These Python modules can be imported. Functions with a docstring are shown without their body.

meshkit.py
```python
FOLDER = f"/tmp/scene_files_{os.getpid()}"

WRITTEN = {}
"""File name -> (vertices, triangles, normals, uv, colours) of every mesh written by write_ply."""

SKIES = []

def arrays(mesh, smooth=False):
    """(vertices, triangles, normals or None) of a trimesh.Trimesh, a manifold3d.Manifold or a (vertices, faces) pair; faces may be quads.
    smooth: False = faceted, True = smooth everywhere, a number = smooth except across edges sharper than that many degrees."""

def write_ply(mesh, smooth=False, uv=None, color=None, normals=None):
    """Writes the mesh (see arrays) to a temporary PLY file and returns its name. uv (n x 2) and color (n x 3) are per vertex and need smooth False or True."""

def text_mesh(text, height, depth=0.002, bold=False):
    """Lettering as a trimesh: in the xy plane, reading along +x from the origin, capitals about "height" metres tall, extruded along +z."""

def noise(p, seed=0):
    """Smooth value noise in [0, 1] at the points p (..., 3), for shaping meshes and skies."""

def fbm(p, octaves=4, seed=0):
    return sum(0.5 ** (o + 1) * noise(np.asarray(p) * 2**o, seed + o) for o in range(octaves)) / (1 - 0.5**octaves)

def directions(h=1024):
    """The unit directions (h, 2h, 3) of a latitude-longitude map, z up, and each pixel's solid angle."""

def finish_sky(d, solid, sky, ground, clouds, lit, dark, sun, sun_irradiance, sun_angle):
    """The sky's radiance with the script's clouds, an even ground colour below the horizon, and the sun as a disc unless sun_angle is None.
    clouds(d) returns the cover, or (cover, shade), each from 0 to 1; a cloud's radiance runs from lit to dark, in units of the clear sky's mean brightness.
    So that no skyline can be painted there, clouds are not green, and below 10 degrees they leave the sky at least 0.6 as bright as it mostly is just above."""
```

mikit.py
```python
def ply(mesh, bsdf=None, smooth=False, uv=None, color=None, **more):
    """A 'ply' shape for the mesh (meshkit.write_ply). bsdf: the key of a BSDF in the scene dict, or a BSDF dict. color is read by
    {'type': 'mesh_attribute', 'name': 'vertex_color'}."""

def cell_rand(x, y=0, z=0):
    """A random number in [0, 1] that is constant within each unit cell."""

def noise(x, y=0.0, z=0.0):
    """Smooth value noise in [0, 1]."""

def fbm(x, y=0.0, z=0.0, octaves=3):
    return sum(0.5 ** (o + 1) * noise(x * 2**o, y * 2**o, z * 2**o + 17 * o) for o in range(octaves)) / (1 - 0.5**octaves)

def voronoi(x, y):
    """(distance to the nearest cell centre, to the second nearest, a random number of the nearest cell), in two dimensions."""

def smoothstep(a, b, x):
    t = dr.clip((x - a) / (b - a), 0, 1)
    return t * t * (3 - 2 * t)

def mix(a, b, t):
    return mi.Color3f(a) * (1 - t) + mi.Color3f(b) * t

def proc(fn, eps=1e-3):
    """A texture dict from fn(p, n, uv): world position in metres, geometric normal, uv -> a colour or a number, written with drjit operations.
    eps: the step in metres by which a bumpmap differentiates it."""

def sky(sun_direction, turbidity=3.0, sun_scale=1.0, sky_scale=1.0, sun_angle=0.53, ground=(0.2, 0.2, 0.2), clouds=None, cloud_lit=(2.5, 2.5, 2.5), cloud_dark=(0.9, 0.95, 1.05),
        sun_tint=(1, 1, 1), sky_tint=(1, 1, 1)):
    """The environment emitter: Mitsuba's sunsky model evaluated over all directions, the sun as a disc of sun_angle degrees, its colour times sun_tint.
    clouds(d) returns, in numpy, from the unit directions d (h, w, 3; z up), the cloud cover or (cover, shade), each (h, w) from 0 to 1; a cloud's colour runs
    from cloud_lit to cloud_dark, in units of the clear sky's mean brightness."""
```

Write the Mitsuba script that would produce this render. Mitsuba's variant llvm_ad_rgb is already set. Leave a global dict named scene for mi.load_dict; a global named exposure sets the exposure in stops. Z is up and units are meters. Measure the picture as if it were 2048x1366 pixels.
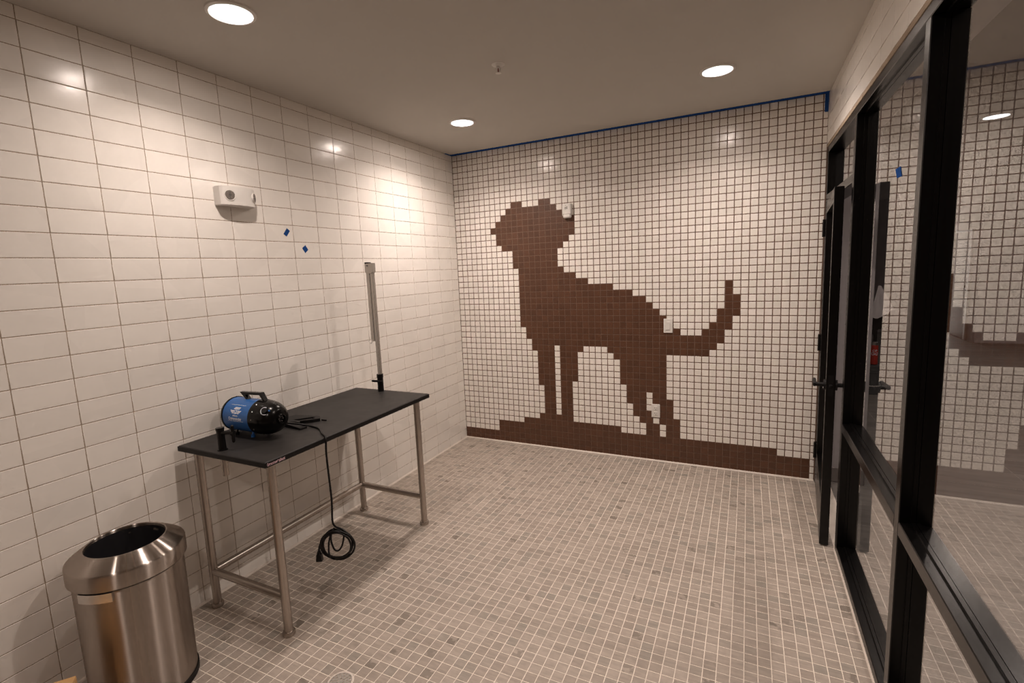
import math, random
import numpy as np
import trimesh
import drjit as dr
import mitsuba as mi
import mikit, meshkit
from mikit import ply, proc, noise, fbm, cell_rand, smoothstep, mix
from shapely.geometry import Polygon, Point, box as sbox
from shapely.ops import unary_union

T = mi.ScalarTransform4f
rng = np.random.default_rng(7)
scene, labels = {}, {}

# ------------------------------------------------------------------ camera
FOC, CX, CY, W, H = 987.345, 1003.905, 672.493, 2048.0, 1366.0
PITCH = 0.0533                                  # mosaic pitch on the far wall
CAM = np.array([46.8138, -77.0546, 30.8458]) * PITCH
yaw, pit, roll = -0.4637, -0.1329, 0.0448
fwd = np.array([math.sin(yaw) * math.cos(pit), math.cos(yaw) * math.cos(pit), math.sin(pit)])
rt0 = np.array([math.cos(yaw), -math.sin(yaw), 0.0])
dn0 = np.cross(fwd, rt0)
right = rt0 * math.cos(roll) + dn0 * math.sin(roll)
down = dn0 * math.cos(roll) - rt0 * math.sin(roll)
scene['camera'] = {
    'type': 'perspective', 'fov_axis': 'x', 'fov': math.degrees(2 * math.atan(W / 2 / FOC)),
    'principal_point_offset_x': (W / 2 - CX) / W, 'principal_point_offset_y': (CY - H / 2) / H * -1.0,
    'near_clip': 0.02, 'far_clip': 100.0,
    'to_world': T().look_at(origin=CAM.tolist(), target=(CAM + fwd).tolist(), up=(-down).tolist())}
exposure = 1.09
LAMP = np.array([1.0, 0.85, 0.755]) * 42.0        # radiance of the room's ceiling lights
BEAM = np.array([1.0, 0.85, 0.755]) * 2.05        # and the intensity of the beam below each
DOORLIGHT = np.array([1.0, 0.93, 0.86]) * 0.9    # the lit doorway at the end of the hall


def to_px(p):
    c = (np.atleast_2d(p) - CAM) @ np.array([right, down, fwd]).T
    z = np.where(c[:, 2] > 0.05, c[:, 2], np.nan)
    return np.stack([CX + FOC * c[:, 0] / z, CY + FOC * c[:, 1] / z], 1)


# ------------------------------------------------------------------ dimensions
ZC = 2.718            # ceiling
XR = 2.96             # right wall, tiled face
XF = 2.965            # room face of the glass wall frame
XG = 3.010            # glass
XO = 3.058            # outer face of the frame
YB = -5.6             # wall behind the camera
HEAD0, HEAD1 = 2.33, 2.388

# ------------------------------------------------------------------ materials
def rgb(*c): return {'type': 'rgb', 'value': [float(x) for x in c]}
def two(d): return {'type': 'twosided', 'bsdf': d}
def mat(name, d): scene[name] = d; return name
def princ(color, rough, metallic=0.0, spec=0.5, **k):
    return two({'type': 'principled', 'base_color': color if isinstance(color, dict) else rgb(*color), 'roughness': rough, 'metallic': metallic, 'specular': spec, **k})
def plastic(color, alpha, **k):
    return two({'type': 'roughplastic', 'distribution': 'ggx', 'alpha': alpha, 'diffuse_reflectance': color if isinstance(color, dict) else rgb(*color), **k})

HW, Z1, WW, Y0 = 0.09910, 2.66418, 0.19903, 3.09968      # wall tile grid: row height, first joint, tile width, joint A


def f_wall_tile(p, n, uv):
    a = cell_rand(dr.floor((p.y + Y0) / WW), dr.floor((Z1 - p.z) / HW), dr.floor(p.x))
    g = fbm(p.x * 9, p.y * 9, p.z * 9)
    return mi.Color3f(0.86, 0.822, 0.772) * (0.96 + 0.05 * a + 0.03 * (g - 0.5))


def f_mosaic(p, n, uv):
    i, j = dr.floor(p.x / PITCH), dr.floor(p.z / PITCH)
    a, b = cell_rand(i, j, 5), cell_rand(i, j, 9)
    return mix((0.85, 0.805, 0.76), (0.825, 0.795, 0.73), b) * (0.955 + 0.07 * a)


def f_brown(p, n, uv):
    i, j = dr.floor(p.x / PITCH), dr.floor(p.z / PITCH)
    a = cell_rand(i, j, 3)
    g = fbm(p.x * 60, p.y * 60, p.z * 60)
    return mi.Color3f(0.114, 0.047, 0.0236) * (0.82 + 0.22 * a + 0.35 * (g - 0.5))


FP, FX0, FY0 = 0.0501, 2.713, -1.8442


def f_floor(p, n, uv):
    i, j = dr.floor((p.x - FX0) / FP), dr.floor((p.y - FY0) / FP)
    a, b, c = cell_rand(i, j, 1), cell_rand(i, j, 2), cell_rand(i, j, 3)
    st = fbm(p.x * 14 + 40 * a, p.y * 110 + 17 * b, 0.0)
    bl = fbm(p.x * 45 + 31 * c, p.y * 45 + 11 * a, 3.0)
    base = mix((0.485, 0.408, 0.347), (0.575, 0.492, 0.423), a)
    base = mix(base, (0.45, 0.395, 0.34), smoothstep(0.72, 1.0, b))
    base = mix(base, (0.30, 0.252, 0.21), smoothstep(0.93, 1.0, c) * smoothstep(0.35, 0.62, bl))
    return base * (0.86 + 0.24 * st + 0.12 * (bl - 0.5))


def f_grout_floor(p, n, uv):
    return mi.Color3f(0.76, 0.68, 0.60) * (0.9 + 0.2 * fbm(p.x * 25, p.y * 25, p.z * 25))


def f_grout_wall(p, n, uv):
    return mi.Color3f(0.33, 0.265, 0.205) * (0.85 + 0.3 * fbm(p.x * 30, p.y * 30, p.z * 30))


def f_grout_far(p, n, uv):
    return mi.Color3f(0.19, 0.118, 0.083) * (0.8 + 0.4 * fbm(p.x * 25, p.y * 25, p.z * 25))


def f_ceiling(p, n, uv):
    return mi.Color3f(0.50, 0.475, 0.44) * (0.98 + 0.04 * fbm(p.x * 3, p.y * 3, 0.5))


def f_hallfloor(p, n, uv):
    u, v = p.x / 0.61, p.y / 0.305
    a = cell_rand(dr.floor(u), dr.floor(v), 4)
    fu, fv = u - dr.floor(u), v - dr.floor(v)
    line = dr.select((fu < 0.006) | (fv < 0.012), mi.Float(1), mi.Float(0))
    st = fbm(p.x * 2.5, p.y * 26, 1.0)
    base = mi.Color3f(0.27, 0.245, 0.225) * (0.75 + 0.2 * a + 0.4 * (st - 0.3))
    return mix(base, (0.42, 0.385, 0.35), line)


def f_topmat(p, n, uv):
    return mi.Color3f(0.022, 0.0195, 0.0185) * (0.8 + 0.4 * fbm(p.x * 30, p.y * 30, p.z * 30))


mat('wall_tile_glaze', plastic(proc(f_wall_tile), 0.032))
mat('mosaic_glaze', plastic(proc(f_mosaic), 0.024))
mat('brown_glaze', plastic(proc(f_brown), 0.16))
mat('floor_stone', plastic(proc(f_floor), 0.33))
mat('floor_grout', two({'type': 'diffuse', 'reflectance': proc(f_grout_floor)}))
mat('wall_grout', two({'type': 'diffuse', 'reflectance': proc(f_grout_wall)}))
mat('far_grout', plastic(proc(f_grout_far), 0.25))
mat('ceiling_paint', two({'type': 'diffuse', 'reflectance': proc(f_ceiling)}))
mat('back_paint', two({'type': 'diffuse', 'reflectance': rgb(0.18, 0.14, 0.115)}))
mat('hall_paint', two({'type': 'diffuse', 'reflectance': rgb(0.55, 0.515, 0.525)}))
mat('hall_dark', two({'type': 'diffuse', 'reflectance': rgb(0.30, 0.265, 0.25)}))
mat('hall_stone', plastic(proc(f_hallfloor), 0.25))
mat('black_metal', plastic((0.0016, 0.0013, 0.0013), 0.07, int_ior=1.40))
mat('black_plastic', plastic((0.004, 0.0035, 0.0035), 0.12, int_ior=1.33))
mat('gloss_black', plastic((0.002, 0.0018, 0.0018), 0.045, int_ior=1.33))
mat('matte_black', plastic((0.006, 0.005, 0.005), 0.28, int_ior=1.33))
mat('liner', plastic((0.016, 0.015, 0.017), 0.14))
mat('table_mat', {'type': 'twosided', 'bsdf': {'type': 'bumpmap', 'scale': 0.0006,
    'arbitrary': proc(lambda p, n, uv: 0.5 + 0.25 * dr.sin(p.x * 900) * dr.sin(p.y * 900)),
    'bsdf': {'type': 'roughplastic', 'distribution': 'ggx', 'alpha': 0.27, 'int_ior': 1.4, 'diffuse_reflectance': proc(f_topmat)}}})
mat('steel', two({'type': 'roughconductor', 'material': 'none', 'distribution': 'ggx', 'alpha': 0.11, 'specular_reflectance': rgb(0.46, 0.41, 0.37)}))
mat('bright_steel', two({'type': 'roughconductor', 'material': 'none', 'distribution': 'ggx', 'alpha': 0.1, 'specular_reflectance': rgb(0.72, 0.69, 0.66)}))
mat('brushed_steel', two({'type': 'roughconductor', 'material': 'none', 'distribution': 'ggx', 'alpha_u': 0.016, 'alpha_v': 0.30, 'specular_reflectance': rgb(0.45, 0.395, 0.355)}))
mat('aluminium', two({'type': 'roughconductor', 'material': 'none', 'distribution': 'ggx', 'alpha': 0.28, 'specular_reflectance': rgb(0.56, 0.52, 0.475)}))
mat('blue_enamel', plastic((0.026, 0.135, 0.42), 0.12))
mat('white_plastic', plastic((0.80, 0.77, 0.73), 0.15))
mat('white_trim', plastic((0.82, 0.79, 0.75), 0.2))
mat('white_caulk', plastic((0.80, 0.72, 0.64), 0.22))
mat('print_white', two({'type': 'diffuse', 'reflectance': rgb(0.72, 0.74, 0.80)}))
mat('print_pink', two({'type': 'diffuse', 'reflectance': rgb(0.66, 0.45, 0.50)}))
mat('blue_tape', two({'type': 'diffuse', 'reflectance': rgb(0.018, 0.062, 0.22)}))
mat('cardboard', two({'type': 'diffuse', 'reflectance': proc(lambda p, n, uv: mi.Color3f(0.50, 0.30, 0.14) * (0.9 + 0.2 * fbm(p.x * 40, p.y * 40, p.z * 40)))}))
mat('clear_plastic', two({'type': 'roughconductor', 'material': 'none', 'alpha': 0.12, 'specular_reflectance': rgb(0.60, 0.57, 0.55)}))
mat('grey_dark', two({'type': 'diffuse', 'reflectance': rgb(0.12, 0.11, 0.105)}))
mat('red_bulb', plastic((0.20, 0.012, 0.006), 0.08))
mat('red_paint', plastic((0.52, 0.030, 0.016), 0.15))
mat('bucket_grey', plastic((0.095, 0.098, 0.102), 0.2))
mat('bag_white', two({'type': 'diffuse', 'reflectance': rgb(0.62, 0.58, 0.58)}))
mat('door_brown', plastic((0.12, 0.085, 0.07), 0.3))
mat('glass', {'type': 'thindielectric', 'int_ior': 1.85})

# ------------------------------------------------------------------ mesh helpers
def tm(v, f): return trimesh.Trimesh(np.asarray(v, float), np.asarray(f, int), process=False)


def bx(x0, x1, y0, y1, z0, z1, b=0.0):
    if b <= 0:
        m = trimesh.creation.box(extents=(x1 - x0, y1 - y0, z1 - z0)); m.apply_translation(((x0 + x1) / 2, (y0 + y1) / 2, (z0 + z1) / 2)); return m
    b = min(b, (x1 - x0) * 0.45, (y1 - y0) * 0.45, (z1 - z0) * 0.45)
    pts = []
    for sx, X in ((1, x0), (-1, x1)):
        for sy, Y in ((1, y0), (-1, y1)):
            for sz, Z in ((1, z0), (-1, z1)):
                pts += [(X, Y + sy * b, Z + sz * b), (X + sx * b, Y, Z + sz * b), (X + sx * b, Y + sy * b, Z)]
    return trimesh.convex.convex_hull(np.array(pts))


def cyl(p0, p1, r, n=24, r1=None):
    p0, p1 = np.array(p0, float), np.array(p1, float)
    r1 = r if r1 is None else r1
    z = (p1 - p0) / np.linalg.norm(p1 - p0)
    x = np.cross(z, [0, 0, 1] if abs(z[2]) < 0.9 else [1, 0, 0]); x /= np.linalg.norm(x); y = np.cross(z, x)
    a = np.arange(n) * 2 * math.pi / n
    ring = np.cos(a)[:, None] * x + np.sin(a)[:, None] * y
    v = np.vstack([p0 + ring * r, p1 + ring * r1, [p0], [p1]])
    i = np.arange(n); j = (i + 1) % n
    f = np.vstack([np.c_[i, j, j + n], np.c_[i, j + n, i + n], np.c_[j, i, i * 0 + 2 * n], np.c_[i + n, j + n, i * 0 + 2 * n + 1]])
    return tm(v, f)


def lathe(prof, n=64, closed=False, axis='z', at=(0, 0, 0), uv=False):
    prof = np.array(prof, float); k = len(prof)
    nn = n + 1 if uv else n
    a = np.arange(nn) * 2 * math.pi / n
    v = np.stack([prof[:, 0][None] * np.cos(a)[:, None], prof[:, 0][None] * np.sin(a)[:, None], np.repeat(prof[:, 1][None], nn, 0)], -1).reshape(-1, 3)
    f = []
    for s in range(n):
        t = s + 1 if uv else (s + 1) % n
        for q in range(k - 1):
            A, B, C_, D = s * k + q, t * k + q, t * k + q + 1, s * k + q + 1
            f += [(A, B, C_), (A, C_, D)]
    if axis == 'x': v = v[:, [2, 0, 1]]
    if axis == 'y': v = v[:, [1, 2, 0]]
    m = tm(v + np.array(at), f)
    if uv:
        L = np.r_[0, np.cumsum(np.linalg.norm(np.diff(prof, axis=0), axis=1))]
        return m, np.stack([np.repeat(a / (2 * math.pi), k), np.tile(L, nn)], 1)
    return m


def spline(P, n=8):
    P = np.array(P, float); Q = np.vstack([2 * P[0] - P[1], P, 2 * P[-1] - P[-2]]); out = []
    for i in range(1, len(Q) - 2):
        t = np.linspace(0, 1, n, endpoint=False)[:, None]
        a, b, c, d = Q[i - 1], Q[i], Q[i + 1], Q[i + 2]
        out.append(0.5 * (2 * b + (c - a) * t + (2 * a - 5 * b + 4 * c - d) * t ** 2 + (3 * b - a - 3 * c + d) * t ** 3))
    return np.vstack(out + [P[-1:]])


def tube(P, r, n=10):
    P = np.array(P, float); t = np.gradient(P, axis=0); t /= np.linalg.norm(t, axis=1, keepdims=True) + 1e-12
    u = np.cross(t[0], [0.3, 0.2, 0.9]); u /= np.linalg.norm(u); V = []
    a = np.arange(n) * 2 * math.pi / n
    for p, d in zip(P, t):
        u = u - d * (u @ d); u /= np.linalg.norm(u); w = np.cross(d, u)
        V.append(p + r * (np.cos(a)[:, None] * u + np.sin(a)[:, None] * w))
    V = np.vstack(V + [P[:1], P[-1:]]); F = []; m = len(P); i = np.arange(n); j = (i + 1) % n
    for s in range(m - 1):
        F += [np.c_[i + s * n, j + s * n, j + s * n + n], np.c_[i + s * n, j + s * n + n, i + s * n + n]]
    F += [np.c_[j, i, i * 0 + m * n], np.c_[i + (m - 1) * n, j + (m - 1) * n, i * 0 + m * n + 1]]
    return tm(V, np.vstack(F))


def extr(poly, h):
    return trimesh.util.concatenate([trimesh.creation.extrude_polygon(g, h, engine='earcut') for g in getattr(poly, 'geoms', [poly])])


def frame_mesh(m, origin, U, V, N):
    m = m.copy(); M = np.eye(4); M[:3, 0], M[:3, 1], M[:3, 2], M[:3, 3] = U, V, N, origin
    m.apply_transform(M); return m


def curved_box(r0, r1, a0, a1, z0, z1, at, n=14):
    a = np.linspace(a0, a1, n); V = []
    for t in a:
        for r, z in ((r0, z0), (r1, z0), (r1, z1), (r0, z1)): V.append((at[0] + r * math.cos(t), at[1] + r * math.sin(t), z))
    F = []
    for s in range(n - 1):
        for q in range(4):
            A, B = s * 4 + q, s * 4 + (q + 1) % 4
            F += [(A, A + 4, B + 4), (A, B + 4, B)]
    e = (n - 1) * 4
    F += [(0, 1, 2), (0, 2, 3), (e, e + 2, e + 1), (e, e + 3, e + 2)]
    return tm(V, F)


cat_ = trimesh.util.concatenate
used = {}


def key_of(k):
    n = used.get(k, 0); used[k] = n + 1
    return k if n == 0 else f'{k}_{n:03d}'


def thing(name, label, category, group=None):
    k = key_of(name); labels[k] = {'label': label, 'category': category}
    if group: labels[k]['group'] = group
    return k


def struct(name, label, mesh=None, m=None, smooth=False):
    labels[name] = {'label': label, 'kind': 'structure'}
    if mesh is not None: scene[name] = ply(mesh, m, smooth)
    return name


def part(parent, name, mesh, m, smooth=30, label=None, **k):
    key = key_of(parent + '__' + name)
    scene[key] = ply(mesh, m, smooth, **k)
    if label: labels[key] = {'label': label}
    return key


# ------------------------------------------------------------------ tiles, each with its own edges
def tile_mesh(w, h, t, b):
    v, rings = [], [(0, 0), (0, t - b), (0.3 * b, t - 0.3 * b), (b, t)]
    for ins, z in rings:
        v += [(ins, ins, z), (w - ins, ins, z), (w - ins, h - ins, z), (ins, h - ins, z)]
    f = []
    for s in range(3):
        for q in range(4):
            A, B = s * 4 + q, s * 4 + (q + 1) % 4
            f += [(A, B, B + 4), (A, B + 4, A + 4)]
    f += [(12, 13, 14), (12, 14, 15)]
    return tm(v, f)


def lay(parent, name, field, cells, origin, U, V, N, joint, t, b, m, tilt, cap=300, label=None, flabel=None):
    """cells: rows of u0, u1, v0, v1 on the joint lines. The cap largest in the picture are single parts, the rest one part."""
    origin, U, V, N = (np.array(x, float) for x in (origin, U, V, N))
    area = np.zeros(len(cells))
    for i, (u0, u1, v0, v1) in enumerate(cells):
        q = to_px([origin + U * a + V * c for a, c in ((u0, v0), (u1, v0), (u1, v1), (u0, v1))])
        if np.isnan(q).any(): continue
        c = q.mean(0)
        if not (-20 < c[0] < W + 20 and -20 < c[1] < H + 20): continue
        x, y = q[:, 0], q[:, 1]
        area[i] = abs((x * np.roll(y, -1) - y * np.roll(x, -1)).sum()) / 2
    single = set(i for i in np.argsort(-area)[:cap] if area[i] > 0)
    cache, rest, n = {}, [], 0
    for i, (u0, u1, v0, v1) in enumerate(cells):
        w, h = round(u1 - u0 - joint, 5), round(v1 - v0 - joint, 5)
        if w < 0.003 or h < 0.003: continue
        a, c = rng.normal(0, tilt, 2)
        dz = rng.normal(0, 0.00012)
        n2 = N + a * U + c * V; n2 /= np.linalg.norm(n2)
        u2 = U - n2 * (U @ n2); u2 /= np.linalg.norm(u2); v2 = np.cross(n2, u2)
        o = origin + U * (u0 + joint / 2) + V * (v0 + joint / 2) + N * dz - (u2 - U) * w / 2 - (v2 - V) * h / 2
        M = np.eye(4); M[:3, 0], M[:3, 1], M[:3, 2], M[:3, 3] = u2, v2, n2, o
        if (w, h) not in cache: cache[(w, h)] = [tile_mesh(w, h, t, b), None]
        e = cache[(w, h)]
        if i in single:
            if e[1] is None: e[1] = ply(e[0], m, 50)
            scene[key_of(parent + '__' + name)] = {**e[1], 'to_world': T(M)}
        else:
            g = e[0].copy(); g.apply_transform(M); rest.append(g)
    if rest:
        k = part(parent, field, cat_(rest), m, 50)
        labels[k] = {'kind': 'stuff', 'label': flabel}


def grid(u, v): return [(u[i], u[i + 1], v[j], v[j + 1]) for j in range(len(v) - 1) for i in range(len(u) - 1)]


def joints(lo, hi, first, step, minimum=0.006):
    k0 = math.ceil((lo + minimum - first) / step)
    out = [lo]
    while first + k0 * step < hi - minimum: out.append(first + k0 * step); k0 += 1
    return out + [hi]


TT = 0.007   # tile thickness; the joint bed is TT - 0.0016 proud of the backing
struct('floor', 'floor of small square beige stone mosaic tiles with pale joints', bx(-0.1, 3.06, YB, 0.1, -0.15, -0.0008), 'floor_grout')
lay('floor', 'tile', 'mosaic_tiles', grid(joints(0.0, XF + 0.002, FX0, FP), joints(YB, 0.0, FY0, FP)), (0, 0, -TT), (1, 0, 0), (0, 1, 0), (0, 0, 1), 0.0035, TT, 0.0007, 'floor_stone', 0.0012, flabel='remaining small beige stone floor tiles')
struct('wall_left', 'left wall of stacked glossy white rectangular tiles', bx(-0.2, -0.0014, YB, 0.0, -0.15, ZC), 'wall_grout')
rows = [0.0] + sorted(z for z in (Z1 - HW * k for k in range(27)) if z > 0.01) + [ZC]
lay('wall_left', 'tile', 'wall_tiles', grid(joints(0.0, -YB, 0.0 + ((Y0 - 15 * WW) % WW), WW), rows), (-TT, 0, 0), (0, -1, 0), (0, 0, 1), (1, 0, 0), 0.0026, TT, 0.0016, 'wall_tile_glaze', 0.0016, flabel='remaining glossy white rectangular wall tiles')

# the picture in the mosaic: brown columns of every row, counted from the ceiling and from the left corner
dog = {9: '11-13 16-18', 10: '10-19', 11: '9-20', 12: '8-22', 13: '7-22', 14: '8-22', 15: '8-21', 16: '9-20', 17: '11-19', 18: '11-19', 19: '11-19', 20: '12-20', 21: '12-22',
       22: '12-24', 23: '12-28 44-45', 24: '12-31 44-45', 25: '12-33 44-46', 26: '12-34 44-46', 27: '12-35 43-46', 28: '12-36 43-45', 29: '12-37 42-45', 30: '13-38 41-44', 31: '13-44',
       32: '14-43', 33: '14-18 19-23 27-42', 34: '15-18 19-22 28-36', **{r: '15-18 19-22 29-36' for r in (35, 36, 37, 38)}, 39: '15-18 19-21 30-36', 40: '16-18 19-21 30-33 34-36',
       41: '16-18 19-21 30-33 34-37', 42: '16-18 19-21 31-33 34-37', 43: '16-18 19-21 31-34 35-37', 44: '16-18 19-21 32-34 35-38', 45: '15-21 33-35 36-38', 46: '12-29 33-35 36-38',
       47: '7-51', 48: '7-55', 49: '0-55', 50: '0-55'}
brown = set()
for r, runs in dog.items():
    for run in runs.split():
        a, b = map(int, run.split('-')); brown |= {(r, c) for c in range(a, b)}
struct('wall_far', 'far wall of small white mosaic tiles with a brown standing dog in the mosaic', bx(-0.2, 3.055, 0.0022, 0.13, -0.15, ZC), 'far_grout')
cw, cb = [], []
for r in range(51):
    for c in range(57):
        u0, u1 = c * PITCH, min((c + 1) * PITCH, 2.9625)
        if u1 - u0 < 0.008: continue
        (cb if (r, c) in brown else cw).append((u0, u1, (50 - r) * PITCH, (51 - r) * PITCH))
far = dict(origin=(0, TT, 0), U=(1, 0, 0), V=(0, 0, 1), N=(0, -1, 0), joint=0.0058, t=TT)
lay('wall_far', 'white_tile', 'white_mosaic_tiles', cw, b=0.0013, m='mosaic_glaze', tilt=0.0022, flabel='remaining small white mosaic tiles', **far)
lay('wall_far', 'brown_tile', 'brown_mosaic_tiles', cb, b=0.0009, m='brown_glaze', tilt=0.003, flabel='remaining small brown mosaic tiles of the dog and the ground', **far)

struct('wall_right', 'band of glossy white wall tiles above the glass wall', cat_([bx(XR + 0.0014, XO, YB, 0.0, HEAD1 - 0.02, ZC), bx(XR + 0.0014, XO, YB, -4.35, -0.15, HEAD1)]), 'wall_grout')
rowsR = [HEAD1] + sorted(z for z in (Z1 - HW * k for k in range(3)) if z > HEAD1 + 0.01) + [ZC]
gu = [-v for v in joints(0.0, -YB, 0.11, WW)][::-1]
lay('wall_right', 'tile', 'band_tiles', grid(gu, rowsR), (XR + TT, 0, 0), (0, 1, 0), (0, 0, 1), (-1, 0, 0), 0.0026, TT, 0.0016, 'wall_tile_glaze', 0.0016, flabel='remaining white tiles of the band above the glass wall')
struct('wall_back', 'plain painted wall behind the camera', bx(-0.2, XO, YB - 0.15, YB, -0.15, ZC), 'back_paint')
struct('ceiling', 'flat painted greige ceiling', bx(-0.2, XO, YB - 0.15, 0.13, ZC, ZC + 0.12), 'ceiling_paint')


def bead(p0, p1, s, U, V):
    p0, p1, U, V = (np.array(x, float) for x in (p0, p1, U, V))
    prof = [(0, 0), (s, 0), (s * 0.8, s * 0.45), (s * 0.45, s * 0.8), (0, s)]
    v = np.vstack([[p + U * a + V * b for a, b in prof] for p in (p0, p1)])
    return trimesh.convex.convex_hull(v)


struct('trim_1', 'white bead along the foot of the mosaic wall', bead((0, 0, 0), (XR, 0, 0), 0.011, (0, -1, 0), (0, 0, 1)), 'white_caulk', 30)
struct('trim_2', 'white bead along the foot of the left wall', bead((0, YB, 0), (0, 0, 0), 0.010, (1, 0, 0), (0, 0, 1)), 'white_caulk', 30)
struct('trim_3', 'pale joint along the sill of the glass wall', bead((XF, YB, 0), (XF, -0.965, 0), 0.007, (-1, 0, 0), (0, 0, 1)), 'white_caulk', 30)

# ------------------------------------------------------------------ the glass wall
win = struct('window_1', 'black metal framed glass wall along the right side')
BV = 0.0025
MULL = [(-1.02, -0.97), (-2.135, -2.083), (-3.25, -3.20), (-4.35, -4.30)]
part(win, 'header', bx(XF, XO, -4.35, -0.001, HEAD0, HEAD1, BV), 'black_metal', False)
part(win, 'jamb', bx(XF, XO, -0.05, -0.001, 0, HEAD0, BV), 'black_metal', False)
for a, b in MULL: part(win, 'mullion', bx(XF, XO, a, b, 0, HEAD0, BV), 'black_metal', False)
for (a, _), (_, b) in zip(MULL[:-1], MULL[1:]):
    part(win, 'rail', bx(XF, XO, b, a, 0.700, 0.748, BV), 'black_metal', False)
    part(win, 'sill', bx(XF, XO, b, a, 0.0, 0.045, BV), 'black_metal', False)
    for z0, z1 in ((0.045, 0.700), (0.748, HEAD0)):
        part(win, 'pane', tm([(XG, b, z0), (XG, a, z0), (XG, a, z1), (XG, b, z1)], [(0, 1, 2), (0, 2, 3)]), 'glass', False)
        o = 0.007
        for sx in (-1, 1):
            x0, x1 = (XG - 0.013, XG - 0.001) if sx < 0 else (XG + 0.001, XG + 0.013)
            part(win, 'glazing_bead', cat_([bx(x0, x1, b, a, z0, z0 + o), bx(x0, x1, b, a, z1 - o, z1), bx(x0, x1, a - o, a, z0, z1), bx(x0, x1, b, b + o, z0, z1)]), 'black_metal', False)
part(win, 'transom_bar', bx(XF, XO, -0.97, -0.05, 2.004, 2.053, BV), 'black_metal', False)
part(win, 'pane', tm([(XG, -0.97, 2.053), (XG, -0.05, 2.053), (XG, -0.05, HEAD0), (XG, -0.97, HEAD0)], [(0, 1, 2), (0, 2, 3)]), 'glass', False)

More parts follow.
